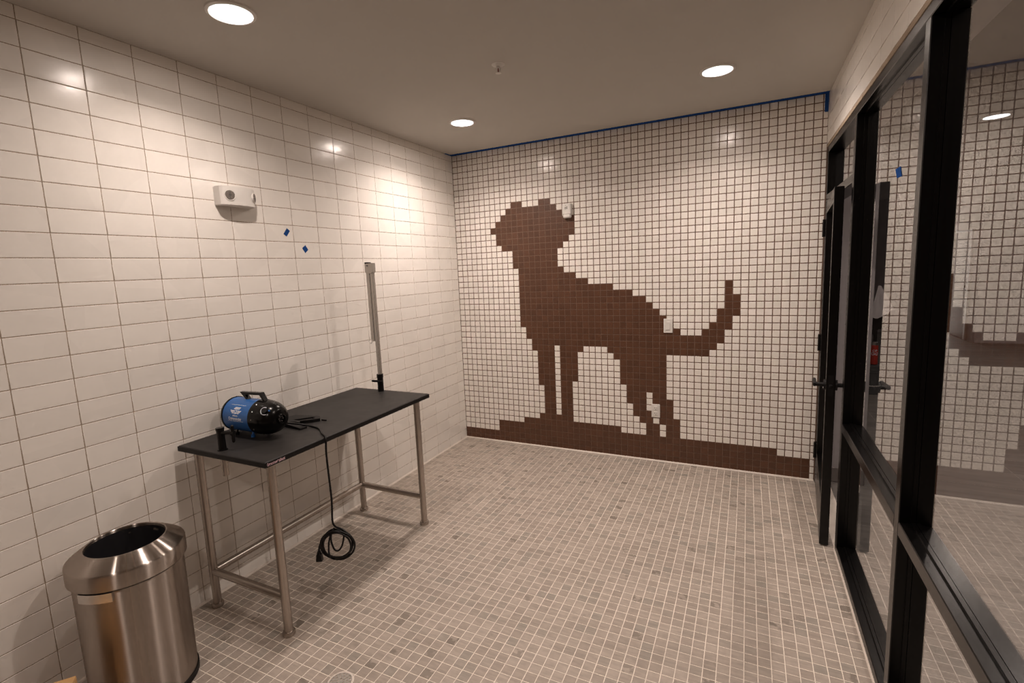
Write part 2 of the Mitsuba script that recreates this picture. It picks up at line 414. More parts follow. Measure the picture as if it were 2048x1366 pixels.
# the door, a little open into the room
door = struct('door_1', 'black framed glass door standing ajar into the room')
DM = trimesh.transformations.rotation_matrix(-math.radians(4.6), (0, 0, 1), (XF, -0.055, 0))
def dpart(name, mesh, m, smooth=False, parent=door, label=None):
    mesh = mesh.copy(); mesh.apply_transform(DM); return part(parent, name, mesh, m, smooth, label)
D0, D1, DX0, DX1 = -0.958, -0.058, XF, XF + 0.044
dpart('stile', bx(DX0, DX1, D1 - 0.055, D1, 0.008, 1.998, BV), 'black_metal')
dpart('stile', bx(DX0, DX1, D0, D0 + 0.055, 0.008, 1.998, BV), 'black_metal')
dpart('top_rail', bx(DX0, DX1, D0 + 0.055, D1 - 0.055, 1.925, 1.998, BV), 'black_metal')
dpart('bottom_rail', bx(DX0, DX1, D0 + 0.055, D1 - 0.055, 0.008, 0.255, BV), 'black_metal')
xm = (DX0 + DX1) / 2
dpart('pane', tm([(xm, D0 + 0.055, 0.255), (xm, D1 - 0.055, 0.255), (xm, D1 - 0.055, 1.925), (xm, D0 + 0.055, 1.925)], [(0, 1, 2), (0, 2, 3)]), 'glass')
for z in (1.83, 1.043, 0.258):
    part(door, 'hinge', cat_([cyl((XF - 0.010, -0.056, z - 0.058), (XF - 0.010, -0.056, z + 0.058), 0.0085), bx(XF - 0.006, XF, -0.085, -0.028, z - 0.057, z + 0.057, 0.001)]), 'black_metal', 30)
hy, hz = D0 + 0.030, 0.937
h = dpart('handle', cat_([cyl((DX0 - 0.010, hy, hz), (DX0, hy, hz), 0.029), cyl((DX0 - 0.050, hy, hz), (DX0 - 0.009, hy, hz), 0.0115), bx(DX0 - 0.060, DX0 - 0.043, hy - 0.012, hy + 0.115, hz - 0.012, hz + 0.012, 0.005)]), 'matte_black', 30, label='black lever handle on the room side')
dpart('keyhole', cyl((DX0 - 0.0125, hy, hz - 0.017), (DX0 - 0.009, hy, hz - 0.017), 0.006), 'bright_steel', 30, parent=h)
dpart('handle', cat_([cyl((DX1, hy, hz), (DX1 + 0.010, hy, hz), 0.029), cyl((DX1 + 0.009, hy, hz), (DX1 + 0.05, hy, hz), 0.0115), bx(DX1 + 0.043, DX1 + 0.060, hy - 0.012, hy + 0.115, hz - 0.012, hz + 0.012, 0.005)]), 'matte_black', 30, label='black lever handle on the hall side')
dpart('latch_plate', cat_([bx(DX0 + 0.010, DX1 - 0.010, D0 - 0.0015, D0 + 0.001, hz - 0.06, hz + 0.06), bx(DX0 + 0.015, DX1 - 0.015, D0 - 0.010, D0, hz - 0.008, hz + 0.008, 0.002)]), 'matte_black')
part(win, 'strike_plate', bx(XF + 0.006, XF + 0.030, -0.9705, -0.968, hz - 0.06, hz + 0.06), 'matte_black', False)

# blue masking tape
k = thing('masking_tape', 'long strip of blue masking tape along the ceiling above the mosaic wall', 'tape')
part(k, 'strip', bx(-0.0005, XR, -0.050, -0.0005, ZC - 0.0012, ZC - 0.0002), 'blue_tape', False)
part(k, 'short_strip', bx(XR - 0.021, XR - 0.0002, -0.004, -0.0008, ZC - 0.118, ZC - 0.0012), 'blue_tape', False)
part(k, 'short_strip', bx(0.0002, 0.016, -0.125, -0.050, ZC - 0.0012, ZC - 0.0002), 'blue_tape', False)
def tape_bit(c, U, V, N, poly, label):
    kk = thing('tape_piece', label, 'tape')
    scene[kk] = ply(frame_mesh(extr(Polygon(poly), 0.0006), c, U, V, N), 'blue_tape')
WL = dict(U=(0, 1, 0), V=(0, 0, 1), N=(1, 0, 0))
tape_bit((0.0005, -1.955, 1.928), poly=[(-0.024, -0.012), (-0.003, -0.025), (0.024, 0.009), (0.004, 0.024)], label='upper left of two small blue tape pieces on the white left wall', **WL)
tape_bit((0.0005, -1.826, 1.830), poly=[(-0.023, 0.006), (-0.002, -0.024), (0.023, -0.004), (0.003, 0.024)], label='lower right of two small blue tape pieces on the white left wall', **WL)
tape_bit((XG - 0.0009, -1.662, 1.948), U=(0, 1, 0), V=(0, 0, 1), N=(-1, 0, 0), poly=[(0.020, -0.018), (-0.047, -0.020), (-0.022, 0.020), (0.050, 0.020)], label='small blue tape piece stuck on the glass wall')

# ------------------------------------------------------------------ ceiling lights and sprinkler
def ceiling_light(x, y, label, z=ZC, power=LAMP, r=0.080, group=None, gain=1.0):
    k = thing('ceiling_light', label, 'ceiling light', group)
    ring = lathe([(r - 0.002, z - 0.004), (r + 0.001, z - 0.0095), (r + 0.006, z - 0.010), (r + 0.013, z - 0.006), (r + 0.015, z - 0.0002)], 48)
    ring.apply_translation((x, y, 0)); part(k, 'trim_ring', ring, 'white_trim', 40)
    a = np.arange(48) * 2 * math.pi / 48
    v = np.vstack([np.c_[x + r * np.cos(a), y + r * np.sin(a), a * 0 + z - 0.0045], [[x, y, z - 0.0065]]])
    i = np.arange(48)
    key = part(k, 'lens', tm(v, np.c_[(i + 1) % 48, i, i * 0 + 48]), 'white_plastic', False, label='glowing round lens')
    scene[key]['emitter'] = {'type': 'area', 'radiance': rgb(*(power * gain))}
    scene['beam_of_' + k] = {'type': 'spot', 'intensity': rgb(*(BEAM * gain)), 'cutoff_angle': 72.0, 'beam_width': 30.0, 'to_world': T().look_at(origin=[x, y, z - 0.012], target=[x, y, 0], up=[0, 1, 0])}


ceiling_light(0.626, -0.856, 'lit round ceiling light near the corner of the left wall and mosaic wall', gain=1.25)
ceiling_light(2.320, -0.869, 'lit round ceiling light near the mosaic wall and the glass door', gain=1.12)
ceiling_light(0.616, -2.650, 'lit round ceiling light over the table, cut by the top of the picture', gain=0.76)
ceiling_light(2.320, -2.660, 'round ceiling light nearest the camera, above the picture')
ceiling_light(1.280, -4.800, 'round ceiling light behind the camera')

k = thing('sprinkler', 'small white ceiling sprinkler with a red bulb', 'sprinkler')
sx, sy = 1.296, -1.612
e = lathe([(0.009, ZC - 0.010), (0.014, ZC - 0.011), (0.026, ZC - 0.007), (0.034, ZC - 0.002), (0.035, ZC - 0.0002)], 32); e.apply_translation((sx, sy, 0))
part(k, 'escutcheon', e, 'white_trim', 40)
part(k, 'body', cyl((sx, sy, ZC - 0.018), (sx, sy, ZC - 0.002), 0.009), 'white_trim')
part(k, 'frame_arm', cat_([tube(spline([(sx + s * 0.007, sy, ZC - 0.016), (sx + s * 0.012, sy, ZC - 0.028), (sx + s * 0.003, sy, ZC - 0.042)], 5), 0.0022, 8) for s in (-1, 1)]), 'white_trim')
part(k, 'bulb', lathe([(0.0005, ZC - 0.040), (0.002, ZC - 0.039), (0.0032, ZC - 0.030), (0.0024, ZC - 0.020), (0.0005, ZC - 0.0175)], 12, at=(sx, sy, 0)), 'red_bulb', True)
part(k, 'deflector', lathe([(0.0005, ZC - 0.0445), (0.015, ZC - 0.0445), (0.0155, ZC - 0.0435), (0.0005, ZC - 0.0425)], 20, at=(sx, sy, 0)), 'white_trim', 40)

# ------------------------------------------------------------------ emergency light on the left wall
k = thing('emergency_light', 'white twin-head emergency light mounted high on the white left wall', 'emergency light')
pl = [(0.0, -0.10)]
ey, ez = -2.287, 2.093
th = np.linspace(-math.pi / 2, math.pi / 2, 25)
prof = [(0.0, -0.101)] + [(0.036 + 0.030 * math.cos(t) ** 0.8 if abs(t) < 1.57 else 0.03, 0.098 * math.sin(t)) for t in th] + [(0.0, 0.101)]
pg = Polygon([(x, y) for x, y in prof]).buffer(0.004).intersection(sbox(0, -1, 1, 1))
hh = 0.050
body = cat_([frame_mesh(extr(pg.buffer(-d), 2 * (hh - z)), (0.0, ey, ez - (hh - z)), (1, 0, 0), (0, 1, 0), (0, 0, 1)) for d, z in ((0.0, 0.004), (0.0035, 0.0))])
part(k, 'housing', body, 'white_plastic', 35)
for yy, ang, xx in ((-2.345, -14, 0.058), (-2.200, 40, 0.046)):
    d = np.array([math.cos(math.radians(ang)), math.sin(math.radians(ang)), 0.0]); c = np.array([xx, yy, 2.096])
    hk = part(k, 'lamp_head', cyl(c - d * 0.012, c + d * 0.010, 0.0285, 28), 'white_plastic', 30)
    part(hk, 'lens', cyl(c + d * 0.0098, c + d * 0.0125, 0.0245, 28, 0.022), 'clear_plastic', 30)
    part(hk, 'bulb', cat_([cyl(c + d * 0.0122, c + d * 0.0145, 0.006, 12), tube([c + d * 0.0132 + np.array([0, 0, 1]) * 0.019 * s for s in (-1, 1)], 0.0013, 6)]), 'grey_dark', 30)

# ------------------------------------------------------------------ devices on the mosaic wall
k = thing('fire_alarm', 'white fire alarm strobe on the mosaic wall by the dog\'s head', 'fire alarm')
part(k, 'housing', bx(1.078, 1.158, -0.036, 0.0, 2.085, 2.176, 0.006), 'white_plastic')
part(k, 'grille', cat_([bx(1.103, 1.130, -0.0365, -0.0355, 2.130 + i * 0.004, 2.132 + i * 0.004) for i in range(5)] + [bx(1.110, 1.117, -0.0365, -0.0355, 2.157, 2.162)]), 'grey_dark', False)
part(k, 'strobe_lens', bx(1.086, 1.153, -0.040, 0.0, 2.055, 2.087, 0.008), 'white_plastic', label='clear pale strobe lens')
k = thing('light_switch', 'white rocker light switch on the brown dog\'s back', 'light switch')
part(k, 'plate', bx(1.898, 1.968, -0.0065, 0.0, 1.086, 1.201, 0.003), 'white_plastic')
part(k, 'rocker', bx(1.9165, 1.9495, -0.0105, -0.004, 1.110, 1.177, 0.002), 'white_plastic')
k = thing('power_outlet', 'white double power outlet between the dog\'s hind legs', 'outlet')
part(k, 'plate', bx(1.801, 1.870, -0.0065, 0.0, 0.377, 0.491, 0.003), 'white_plastic')
for z in (0.411, 0.456):
    s = part(k, 'socket', bx(1.819, 1.852, -0.009, -0.004, z - 0.017, z + 0.017, 0.003), 'white_plastic')
    part(s, 'slots', cat_([bx(1.827, 1.8295, -0.0095, -0.0085, z - 0.002, z + 0.009), bx(1.8415, 1.844, -0.0095, -0.0085, z - 0.001, z + 0.008), cyl((1.8355, -0.0095, z - 0.010), (1.8355, -0.0085, z - 0.010), 0.003, 12)]), 'grey_dark', False)

# ------------------------------------------------------------------ grooming table
ZT = 0.870
tb = thing('grooming_table', 'black topped grooming table on steel tube legs against the left wall', 'table')
part(tb, 'table_top', bx(0.035, 0.652, -2.752, -1.522, ZT - 0.027, ZT, 0.003), 'table_mat', False)
part(tb, 'edge_band', cat_([bx(0.033, 0.037, -2.754, -1.520, ZT - 0.026, ZT - 0.003, 0.001), bx(0.650, 0.654, -2.754, -1.520, ZT - 0.026, ZT - 0.003, 0.001), bx(0.035, 0.652, -2.754, -2.750, ZT - 0.026, ZT - 0.003, 0.001), bx(0.035, 0.652, -1.524, -1.520, ZT - 0.026, ZT - 0.003, 0.001)]), 'matte_black', False)
LEGS = [(0.085, -2.690), (0.604, -2.690), (0.085, -1.598), (0.604, -1.598)]
for x, y in LEGS:
    lg = part(tb, 'leg', cyl((x, y, 0.018), (x, y, ZT - 0.026), 0.0195, 28), 'steel', 40)
    part(lg, 'foot', lathe([(0.001, 0.0), (0.027, 0.0), (0.0285, 0.004), (0.0285, 0.016), (0.026, 0.021), (0.0195, 0.022)], 28, at=(x, y, 0)), 'steel', 35)
    part(lg, 'flange', lathe([(0.0195, ZT - 0.034), (0.033, ZT - 0.033), (0.034, ZT - 0.0272)], 28, at=(x, y, 0)), 'steel', 35)
part(tb, 'stretcher', cyl((0.085, -2.690, 0.192), (0.085, -1.598, 0.192), 0.0185, 28), 'steel', 40)
for y in (-2.690, -1.598): part(tb, 'stretcher', cyl((0.085, y, 0.192), (0.604, y, 0.192), 0.0185, 28), 'steel', 40)
lt = meshkit.text_mesh("Groomer'sBest", 0.0125, 0.0006, bold=True)
ext = lt.bounds
lt.apply_translation((-ext[0][0], -ext[0][1], 0)); lt.apply_scale([0.094 / (ext[1][0] - ext[0][0]), 1, 1])
part(tb, 'lettering', frame_mesh(lt, (0.6538, -2.744, ZT - 0.021), (0, 1, 0), (0, 0, 1), (1, 0, 0)), 'print_pink', False, label='pinkish white lettering on the front edge')

# grooming arm standing at the far end of the table
ar = thing('grooming_post', 'tall grey grooming post with a folded arm at the far end of the table', 'grooming post')
ax, ay = 0.290, -1.556
part(ar, 'socket', cat_([cyl((ax - 0.003, ay, ZT), (ax - 0.003, ay, ZT + 0.118), 0.0195), cyl((ax - 0.003, ay, ZT + 0.095), (ax - 0.003, ay, ZT + 0.118), 0.0215)]), 'black_plastic')
part(ar, 'knob', cat_([bx(ax - 0.050, ax + 0.044, ay - 0.036, ay - 0.024, ZT + 0.068, ZT + 0.082, 0.004), cyl((ax - 0.003, ay - 0.03, ZT + 0.075), (ax - 0.003, ay, ZT + 0.075), 0.008)]), 'black_plastic')
part(ar, 'pole', bx(ax - 0.0115, ax + 0.0115, ay - 0.0115, ay + 0.0115, ZT + 0.05, 1.722, 0.0025), 'aluminium', False)
part(ar, 'folding_arm', cat_([bx(ax - 0.044, ax - 0.015, ay - 0.012, ay + 0.012, 1.212, 1.715, 0.003), bx(ax - 0.0475, ax - 0.043, ay - 0.006, ay + 0.006, 1.225, 1.705, 0.001)]), 'aluminium', False)
br = part(ar, 'hinge_bracket', frame_mesh(extr(Polygon([(-0.046, 0.0), (-0.046, 0.058), (0.016, 0.060), (0.016, 0.0), (-0.008, -0.008)]), 0.031), (ax, ay + 0.0155, 1.668), (1, 0, 0), (0, 0, 1), (0, -1, 0)), 'aluminium', False)
part(br, 'bolt', cyl((ax - 0.024, ay - 0.019, 1.712), (ax - 0.024, ay - 0.0155, 1.712), 0.005, 16), 'grey_dark')
part(br, 'end_cap', bx(ax - 0.050, ax - 0.016, ay - 0.013, ay + 0.013, 1.7265, 1.734, 0.002), 'black_plastic', False)
t = np.linspace(0, 2 * math.pi, 25)
part(ar, 'ring', tube(np.c_[ax - 0.048 + 0.013 * np.cos(t), t * 0 + ay - 0.014, 1.210 + 0.012 * np.sin(t)], 0.0022, 8), 'bright_steel')
part(ar, 'lower_tube', cyl((ax - 0.003, ay, ZT - 0.13), (ax - 0.003, ay, ZT - 0.02), 0.013), 'steel')

# empty arm socket at the near end
so = thing('arm_socket', 'short black arm clamp with a knob at the near end of the table', 'clamp')
cx_, cy_ = 0.309, -2.708
part(so, 'sleeve', cat_([cyl((cx_, cy_, ZT), (cx_ - 0.004, cy_, ZT + 0.104), 0.0165), cyl((cx_ - 0.0035, cy_, ZT + 0.096), (cx_ - 0.004, cy_, ZT + 0.106), 0.0185), cyl((cx_, cy_, ZT), (cx_, cy_, ZT + 0.004), 0.022)]), 'black_plastic')
part(so, 'knob_stem', cyl((cx_ + 0.010, cy_, ZT + 0.083), (cx_ + 0.062, cy_ + 0.014, ZT + 0.086), 0.0085), 'black_plastic')
part(so, 'knob', cat_([cyl((cx_ + 0.058, cy_ + 0.013, ZT + 0.083), (cx_ + 0.072, cy_ + 0.017, ZT + 0.083), 0.011), bx(cx_ + 0.061, cx_ + 0.072, cy_ + 0.006, cy_ + 0.022, ZT + 0.038, ZT + 0.122, 0.005)]), 'black_plastic')
part(so, 'lower_tube', cyl((cx_, cy_, 0.745), (cx_, cy_, ZT - 0.02), 0.0145), 'steel', label='steel tube under the table top')

# ------------------------------------------------------------------ pet dryer on the table
dy = thing('pet_dryer', 'blue cylindrical pet dryer with black dome end and carrying handle on the table', 'dryer')
yc, zc, R = -2.485, 0.967, 0.0840
xb0, xb1 = 0.116, 0.316
part(dy, 'body', lathe([(R - 0.004, xb0), (R, xb0 + 0.004), (R, xb1 - 0.002), (R - 0.003, xb1)], 72, axis='x', at=(0, yc, zc)), 'blue_enamel', 40)
part(dy, 'rear_cap', lathe([(0.0005, xb0 - 0.026), (0.050, xb0 - 0.025), (0.080, xb0 - 0.016), (R + 0.003, xb0 - 0.004), (R + 0.003, xb0 + 0.004), (R - 0.004, xb0 + 0.006)], 72, axis='x', at=(0, yc, zc)), 'gloss_black', 40)
dome = [(R - 0.004, xb1 - 0.004), (R + 0.004, xb1 - 0.002), (R + 0.004, xb1 + 0.012)]
for t in np.linspace(0.06, math.pi / 2 - 0.30, 14): dome.append(((R + 0.003) * math.cos(t) ** 0.62, xb1 + 0.012 + 0.120 * math.sin(t)))
xe = dome[-1][1]
dome += [(0.024, xe + 0.002), (0.024, xe + 0.010), (0.021, xe + 0.012), (0.0195, xe + 0.002), (0.0005, xe)]
part(dy, 'dome', lathe(dome, 72, axis='x', at=(0, yc, zc)), 'gloss_black', 40)
part(dy, 'vent_slots', cat_([bx(xb1 + 0.06, xb1 + 0.066, yc - 0.092 + 0.0, yc - 0.080, zc - 0.03 + i * 0.010, zc - 0.026 + i * 0.010) for i in range(0)] + [cyl((xe + 0.001, yc + 0.012 * math.cos(a), zc + 0.012 * math.sin(a)), (xe + 0.005, yc + 0.012 * math.cos(a), zc + 0.012 * math.sin(a)), 0.003, 8) for a in np.arange(6)]), 'grey_dark')
# screws round the dome
def on_dome(t, a, out=0.0):
    r = (R + 0.003) * math.cos(t) ** 0.62 + out
    return np.array([xb1 + 0.012 + 0.120 * math.sin(t) + out * 0.6, yc - r * math.cos(a), zc + r * math.sin(a)])
for a in (0.10, 0.55, 1.0, -0.5): part(dy, 'screw', cyl(on_dome(0.1, a, -0.002), on_dome(0.1, a, 0.0025), 0.0032, 10), 'bright_steel')
p0 = on_dome(0.72, 0.72, -0.004); p1 = on_dome(0.72, 0.72, 0.016)
dk = part(dy, 'dial', cyl(p0, p1, 0.0125, 24), 'matte_black', 30, label='small black switch knob with a white scale')
dirn = (p1 - p0) / np.linalg.norm(p1 - p0); e1 = np.cross([0, 0, 1], dirn); e1 /= np.linalg.norm(e1); e2 = np.cross(dirn, e1)
t = np.linspace(math.radians(70), math.radians(290), 24)
part(dk, 'scale', tube((p0 + dirn * 0.008) + 0.0185 * np.cos(t)[:, None] * e1 + 0.0185 * np.sin(t)[:, None] * e2, 0.0028, 8), 'print_white')
part(dk, 'mark', cyl(p0 + dirn * 0.006 + e1 * 0.020, p0 + dirn * 0.012 + e1 * 0.020, 0.0045, 10), 'blue_enamel')
# carrying handle
hx = [(0.214, R - 0.004), (0.166, R + 0.030), (0.315, R + 0.036), (0.352, R - 0.010)]
outer = Polygon([(0.209, R - 0.006), (0.160, R + 0.036), (0.322, R + 0.042), (0.362, R - 0.022), (0.343, R - 0.018), (0.309, R + 0.026), (0.205, R + 0.022), (0.229, R - 0.006)])
part(dy, 'handle', frame_mesh(extr(outer.buffer(-0.0015), 0.020), (0.008, yc + 0.010, zc), (1, 0, 0), (0, 0, 1), (0, -1, 0)), 'gloss_black', False)
for fx in (0.165, 0.285):
    for s in (-1, 1):
        part(dy, 'foot', cat_([cyl((fx, yc + s * 0.044, ZT), (fx, yc + s * 0.044, ZT + 0.012), 0.0095, 16), cyl((fx, yc + s * 0.044, ZT + 0.012), (fx, yc + s * 0.040, zc - 0.070), 0.005, 10)]), 'blue_enamel' if fx > 0.2 else 'gloss_black')

def wrap(m, x0, a0):
    v = np.array(m.vertices); a = a0 + v[:, 1] / R; r = R + v[:, 2] - 0.0002
    return tm(np.c_[x0 + v[:, 0], yc - r * np.cos(a), zc + r * np.sin(a)], m.faces)
lx, la = 0.217, 0.36
bd = sbox(-0.056, -0.041, 0.056, 0.044)
part(dy, 'label_frame', wrap(extr(bd.difference(bd.buffer(-0.0016)), 0.0006), lx, la), 'print_white', False, label='thin white frame of the printed label')
em = [Polygon([(-0.016, 0.026), (0.026, 0.026), (0.030, 0.031), (-0.012, 0.031)]), Polygon([(-0.020, 0.019), (0.022, 0.019), (0.026, 0.0245), (-0.016, 0.0245)])]
for s in (-1, 1):
    for q, (a, b) in enumerate(((0.012, 0.042), (0.012, 0.036), (0.010, 0.028))):
        yy = 0.0135 - q * 0.006
        em.append(Polygon([(s * a, yy), (s * b, yy), (s * (b - 0.004), yy - 0.0045), (s * (a - 0.002), yy - 0.0045)]))
em.append(Polygon([(-0.009, 0.016), (0.009, 0.016), (0.006, -0.002), (0.0, -0.006), (-0.006, -0.002)]).difference(Polygon([(-0.005, 0.013), (0.005, 0.013), (0.003, 0.003), (-0.003, 0.003)])))
part(dy, 'emblem', wrap(extr(unary_union([p.buffer(0) for p in em]), 0.0007), lx, la), 'print_white', False, label='white winged emblem')
def word(s, h, w, y, bold):
    m = meshkit.text_mesh(s, h, 0.0007, bold=bold); b = m.bounds
    m.apply_translation((-(b[0][0] + b[1][0]) / 2, y, 0)); m.apply_scale([w / (b[1][0] - b[0][0]), 1, 1]); return wrap(m, lx, la)
part(dy, 'lettering', word('Airforce', 0.0075, 0.036, -0.0165, True), 'print_white', False, label='white lettering Airforce')
part(dy, 'lettering', word('Commander', 0.0135, 0.096, -0.0350, True), 'print_white', False, label='white lettering Commander')

# its cord, over the table edge into a hanging coil
E1 = np.array([0.896, 0.441, 0.0]); E2 = np.array([0, 0, 1.0]); EN = np.array([0.441, -0.896, 0.0])
K = np.array([0.675, -2.418, 0.314])
run = [(0.405, -2.430, 0.925), (0.41, -2.365, 0.900), (0.44, -2.315, 0.8775), (0.52, -2.325, 0.8755), (0.60, -2.380, 0.8755), (0.645, -2.405, 0.8755), (0.664, -2.418, 0.862), (0.6665, -2.426, 0.80), (0.6665, -2.424, 0.70), (0.6665, -2.42, 0.55), (0.665, -2.424, 0.43)]
pts = [np.array(p) for p in run]
r2 = np.random.default_rng(3)
nturn = 4.80
for q, a in enumerate(np.arange(0.30, nturn * 2 * math.pi, math.pi / 5)):
    lap = a / (2 * math.pi)
    rad = 0.0785 + 0.0085 * math.sin(lap * 2.1 + 1) + r2.normal(0, 0.0015)
    off = 0.008 * math.sin(a * 0.5 + lap * 1.7) + 0.0045 * (lap - 2)
    squash = 0.93 if lap < 2.6 else 0.93 - 0.10 * max(0.0, -math.cos(a)) 
    pts.append(K + E1 * rad * math.sin(a) + E2 * rad * squash * math.cos(a) + EN * off)
tail = [(-0.060, 0.052, 0.010), (-0.078, 0.020, 0.012), (-0.090, -0.010, 0.010), (-0.093, -0.036, 0.008)]
pts += [K + E1 * a + E2 * b + EN * c for a, b, c in tail]
cord = part(dy, 'power_cord', tube(spline(pts, 5), 0.0047, 9), 'black_plastic', 60, label='black power cord hanging over the table edge in a coil')
loop = [(-0.022, 0.075, 0.008), (-0.024, 0.03, 0.014), (-0.012, -0.012, 0.016), (0.006, -0.022, 0.016), (0.024, -0.004, 0.014), (0.036, 0.03, 0.012), (0.038, 0.062, 0.006), (0.020, 0.079, 0.004)]
part(cord, 'inner_loop', tube(spline([K + E1 * a + E2 * b + EN * c for a, b, c in loop], 6), 0.0042, 9), 'black_plastic', 60)
loop = [(-0.026, 0.060, 0.012), (-0.036, 0.02, 0.016), (-0.040, -0.03, 0.016), (-0.034, -0.062, 0.010), (-0.020, -0.072, 0.006)]
part(cord, 'inner_loop', tube(spline([K + E1 * a + E2 * b + EN * c for a, b, c in loop], 6), 0.0042, 9), 'black_plastic', 60)
pb = K + E1 * -0.093 + E2 * -0.036 + EN * 0.008
part(cord, 'plug', cat_([cyl(pb + E2 * 0.010, pb - E2 * 0.006, 0.0085, 14, 0.012), trimesh.convex.convex_hull(np.array([pb + E1 * a * (0.011 if c > -0.01 else 0.0145) + EN * b * 0.011 + E2 * c for a in (-1, 1) for b in (-1, 1) for c in (-0.004, -0.030, -0.040)]))]), 'black_plastic', 30)
part(cord, 'cord_tie', tube(K + E2 * 0.076 + E1 * -0.012 + 0.012 * np.cos(np.linspace(0, 2 * math.pi, 17))[:, None] * EN + 0.013 * np.sin(np.linspace(0, 2 * math.pi, 17))[:, None] * E2, 0.003, 8), 'matte_black')

# nozzle and flat bracket lying behind the dryer
k = thing('dryer_nozzle', 'long black flat nozzle lying on the table behind the dryer', 'nozzle')
na, nb = np.array([0.235, -2.335, ZT]), np.array([0.440, -2.350, ZT])
dv = (nb - na) / np.linalg.norm(nb - na); sd = np.cross([0, 0, 1], dv)
part(k, 'barrel', trimesh.convex.convex_hull(np.array([na + sd * a + np.array([0, 0, b]) for a, b in ((-0.018, 0.003), (0.018, 0.003), (-0.018, 0.028), (0.018, 0.028), (-0.012, 0.0), (0.012, 0.0))] + [nb + sd * a + np.array([0, 0, b]) for a, b in ((-0.020, 0.0005), (0.020, 0.0005), (-0.020, 0.009), (0.020, 0.009))])), 'matte_black', 30)
part(k, 'collar', cyl(na - dv * 0.035 + np.array([0, 0, 0.0185]), na + dv * 0.004 + np.array([0, 0, 0.0185]), 0.0185, 24), 'matte_black', 30)
k = thing('bracket', 'flat black bracket with a slot lying on the middle of the table', 'bracket')
pol = Polygon([(0.165, -2.285), (0.195, -2.185), (0.355, -2.160), (0.415, -2.215), (0.395, -2.245), (0.345, -2.290)]).difference(Polygon([(0.262, -2.262), (0.325, -2.188), (0.352, -2.186), (0.345, -2.203), (0.372, -2.207), (0.320, -2.262)]))
part(k, 'plate', frame_mesh(extr(pol, 0.007), (0, 0, ZT + 0.0005), (1, 0, 0), (0, 1, 0), (0, 0, 1)), 'matte_black', False)
part(k, 'flange', frame_mesh(extr(Polygon([(0.345, -2.290), (0.395, -2.245), (0.415, -2.215), (0.411, -2.212), (0.391, -2.242), (0.342, -2.286)]), 0.016), (0, 0, ZT + 0.0005), (1, 0, 0), (0, 1, 0), (0, 0, 1)), 'matte_black', False)
part(k, 'prong', bx(0.412, 0.446, -2.204, -2.198, ZT + 0.001, ZT + 0.007), 'matte_black', False)

# ------------------------------------------------------------------ waste bin
bn = thing('trash_can', 'round brushed steel trash can with open funnel lid in front of the left wall', 'trash can')
BC = (0.282, -3.131, 0.0)
m, uv = lathe([(0.1815, 0.020), (0.1825, 0.30), (0.1835, 0.548)], 96, at=BC, uv=True); part(bn, 'body', m, 'brushed_steel', True, uv=uv)
part(bn, 'base_ring', lathe([(0.176, 0.0), (0.186, 0.001), (0.1865, 0.022), (0.183, 0.026)], 72, at=BC), 'matte_black', 40)
part(bn, 'shadow_gap', lathe([(0.178, 0.534), (0.190, 0.535), (0.1905, 0.541), (0.18, 0.545)], 72, at=BC), 'matte_black', 40)
prof = [(0.185, 0.5405), (0.1955, 0.541), (0.197, 0.5425), (0.1972, 0.57), (0.197, 0.597), (0.1955, 0.603), (0.192, 0.6065), (0.166, 0.625), (0.140, 0.6425), (0.1365, 0.6445), (0.1335, 0.6440), (0.1322, 0.640), (0.1318, 0.610)]
m, uv = lathe(prof, 96, at=BC, uv=True); part(bn, 'lid', m, 'brushed_steel', True, uv=uv, label='brushed steel ring lid sloping up to a round opening')
ln = lathe([(0.1312, 0.632), (0.129, 0.58), (0.126, 0.52), (0.118, 0.46), (0.10, 0.435), (0.07, 0.425), (0.035, 0.43), (0.0005, 0.425)], 96, at=BC)
v = np.array(ln.vertices); nz = meshkit.fbm(v * np.array([28, 28, 9]), 3, 5) - 0.5
fall = np.clip((0.62 - v[:, 2]) / 0.08, 0, 1)
rad = v[:, :2] - np.array(BC[:2]); v[:, :2] += rad * (nz * 0.34 * fall)[:, None]; v[:, 2] += nz * 0.06 * fall
part(bn, 'bin_liner', tm(v, ln.faces), 'liner', 60, label='crumpled black bag lining the can')
part(bn, 'handle', curved_box(0.180, 0.1945, math.radians(-80), math.radians(-43), 0.499, 0.5345, BC), 'bright_steel', 30, label='small polished grip under the lid')

# cardboard box peeking in at the lower left
bxk = thing('cardboard_box', 'tan cardboard box corner in front of the trash can', 'box')
bm = cat_([bx(-0.17, 0.17, -0.13, 0.13, 0, 0.301, 0.002)]); RM = trimesh.transformations.rotation_matrix(math.radians(-38), (0, 0, 1))
cpos = np.array([0.416, -3.392, 0.0])
def boxpart(nm, mesh, mm):
    mesh = mesh.copy(); mesh.apply_translation((0.17, -0.13, 0)); mesh.apply_transform(RM); mesh.apply_translation(cpos + np.array([0.0, -0.005, 0])); part(bxk, nm, mesh, mm, False)
boxpart('carton', bm, 'cardboard')
boxpart('flap', bx(-0.17, 0.17, -0.129, -0.002, 0.3012, 0.3045), 'cardboard'); boxpart('flap', bx(-0.17, 0.17, 0.002, 0.129, 0.3012, 0.3045), 'cardboard')

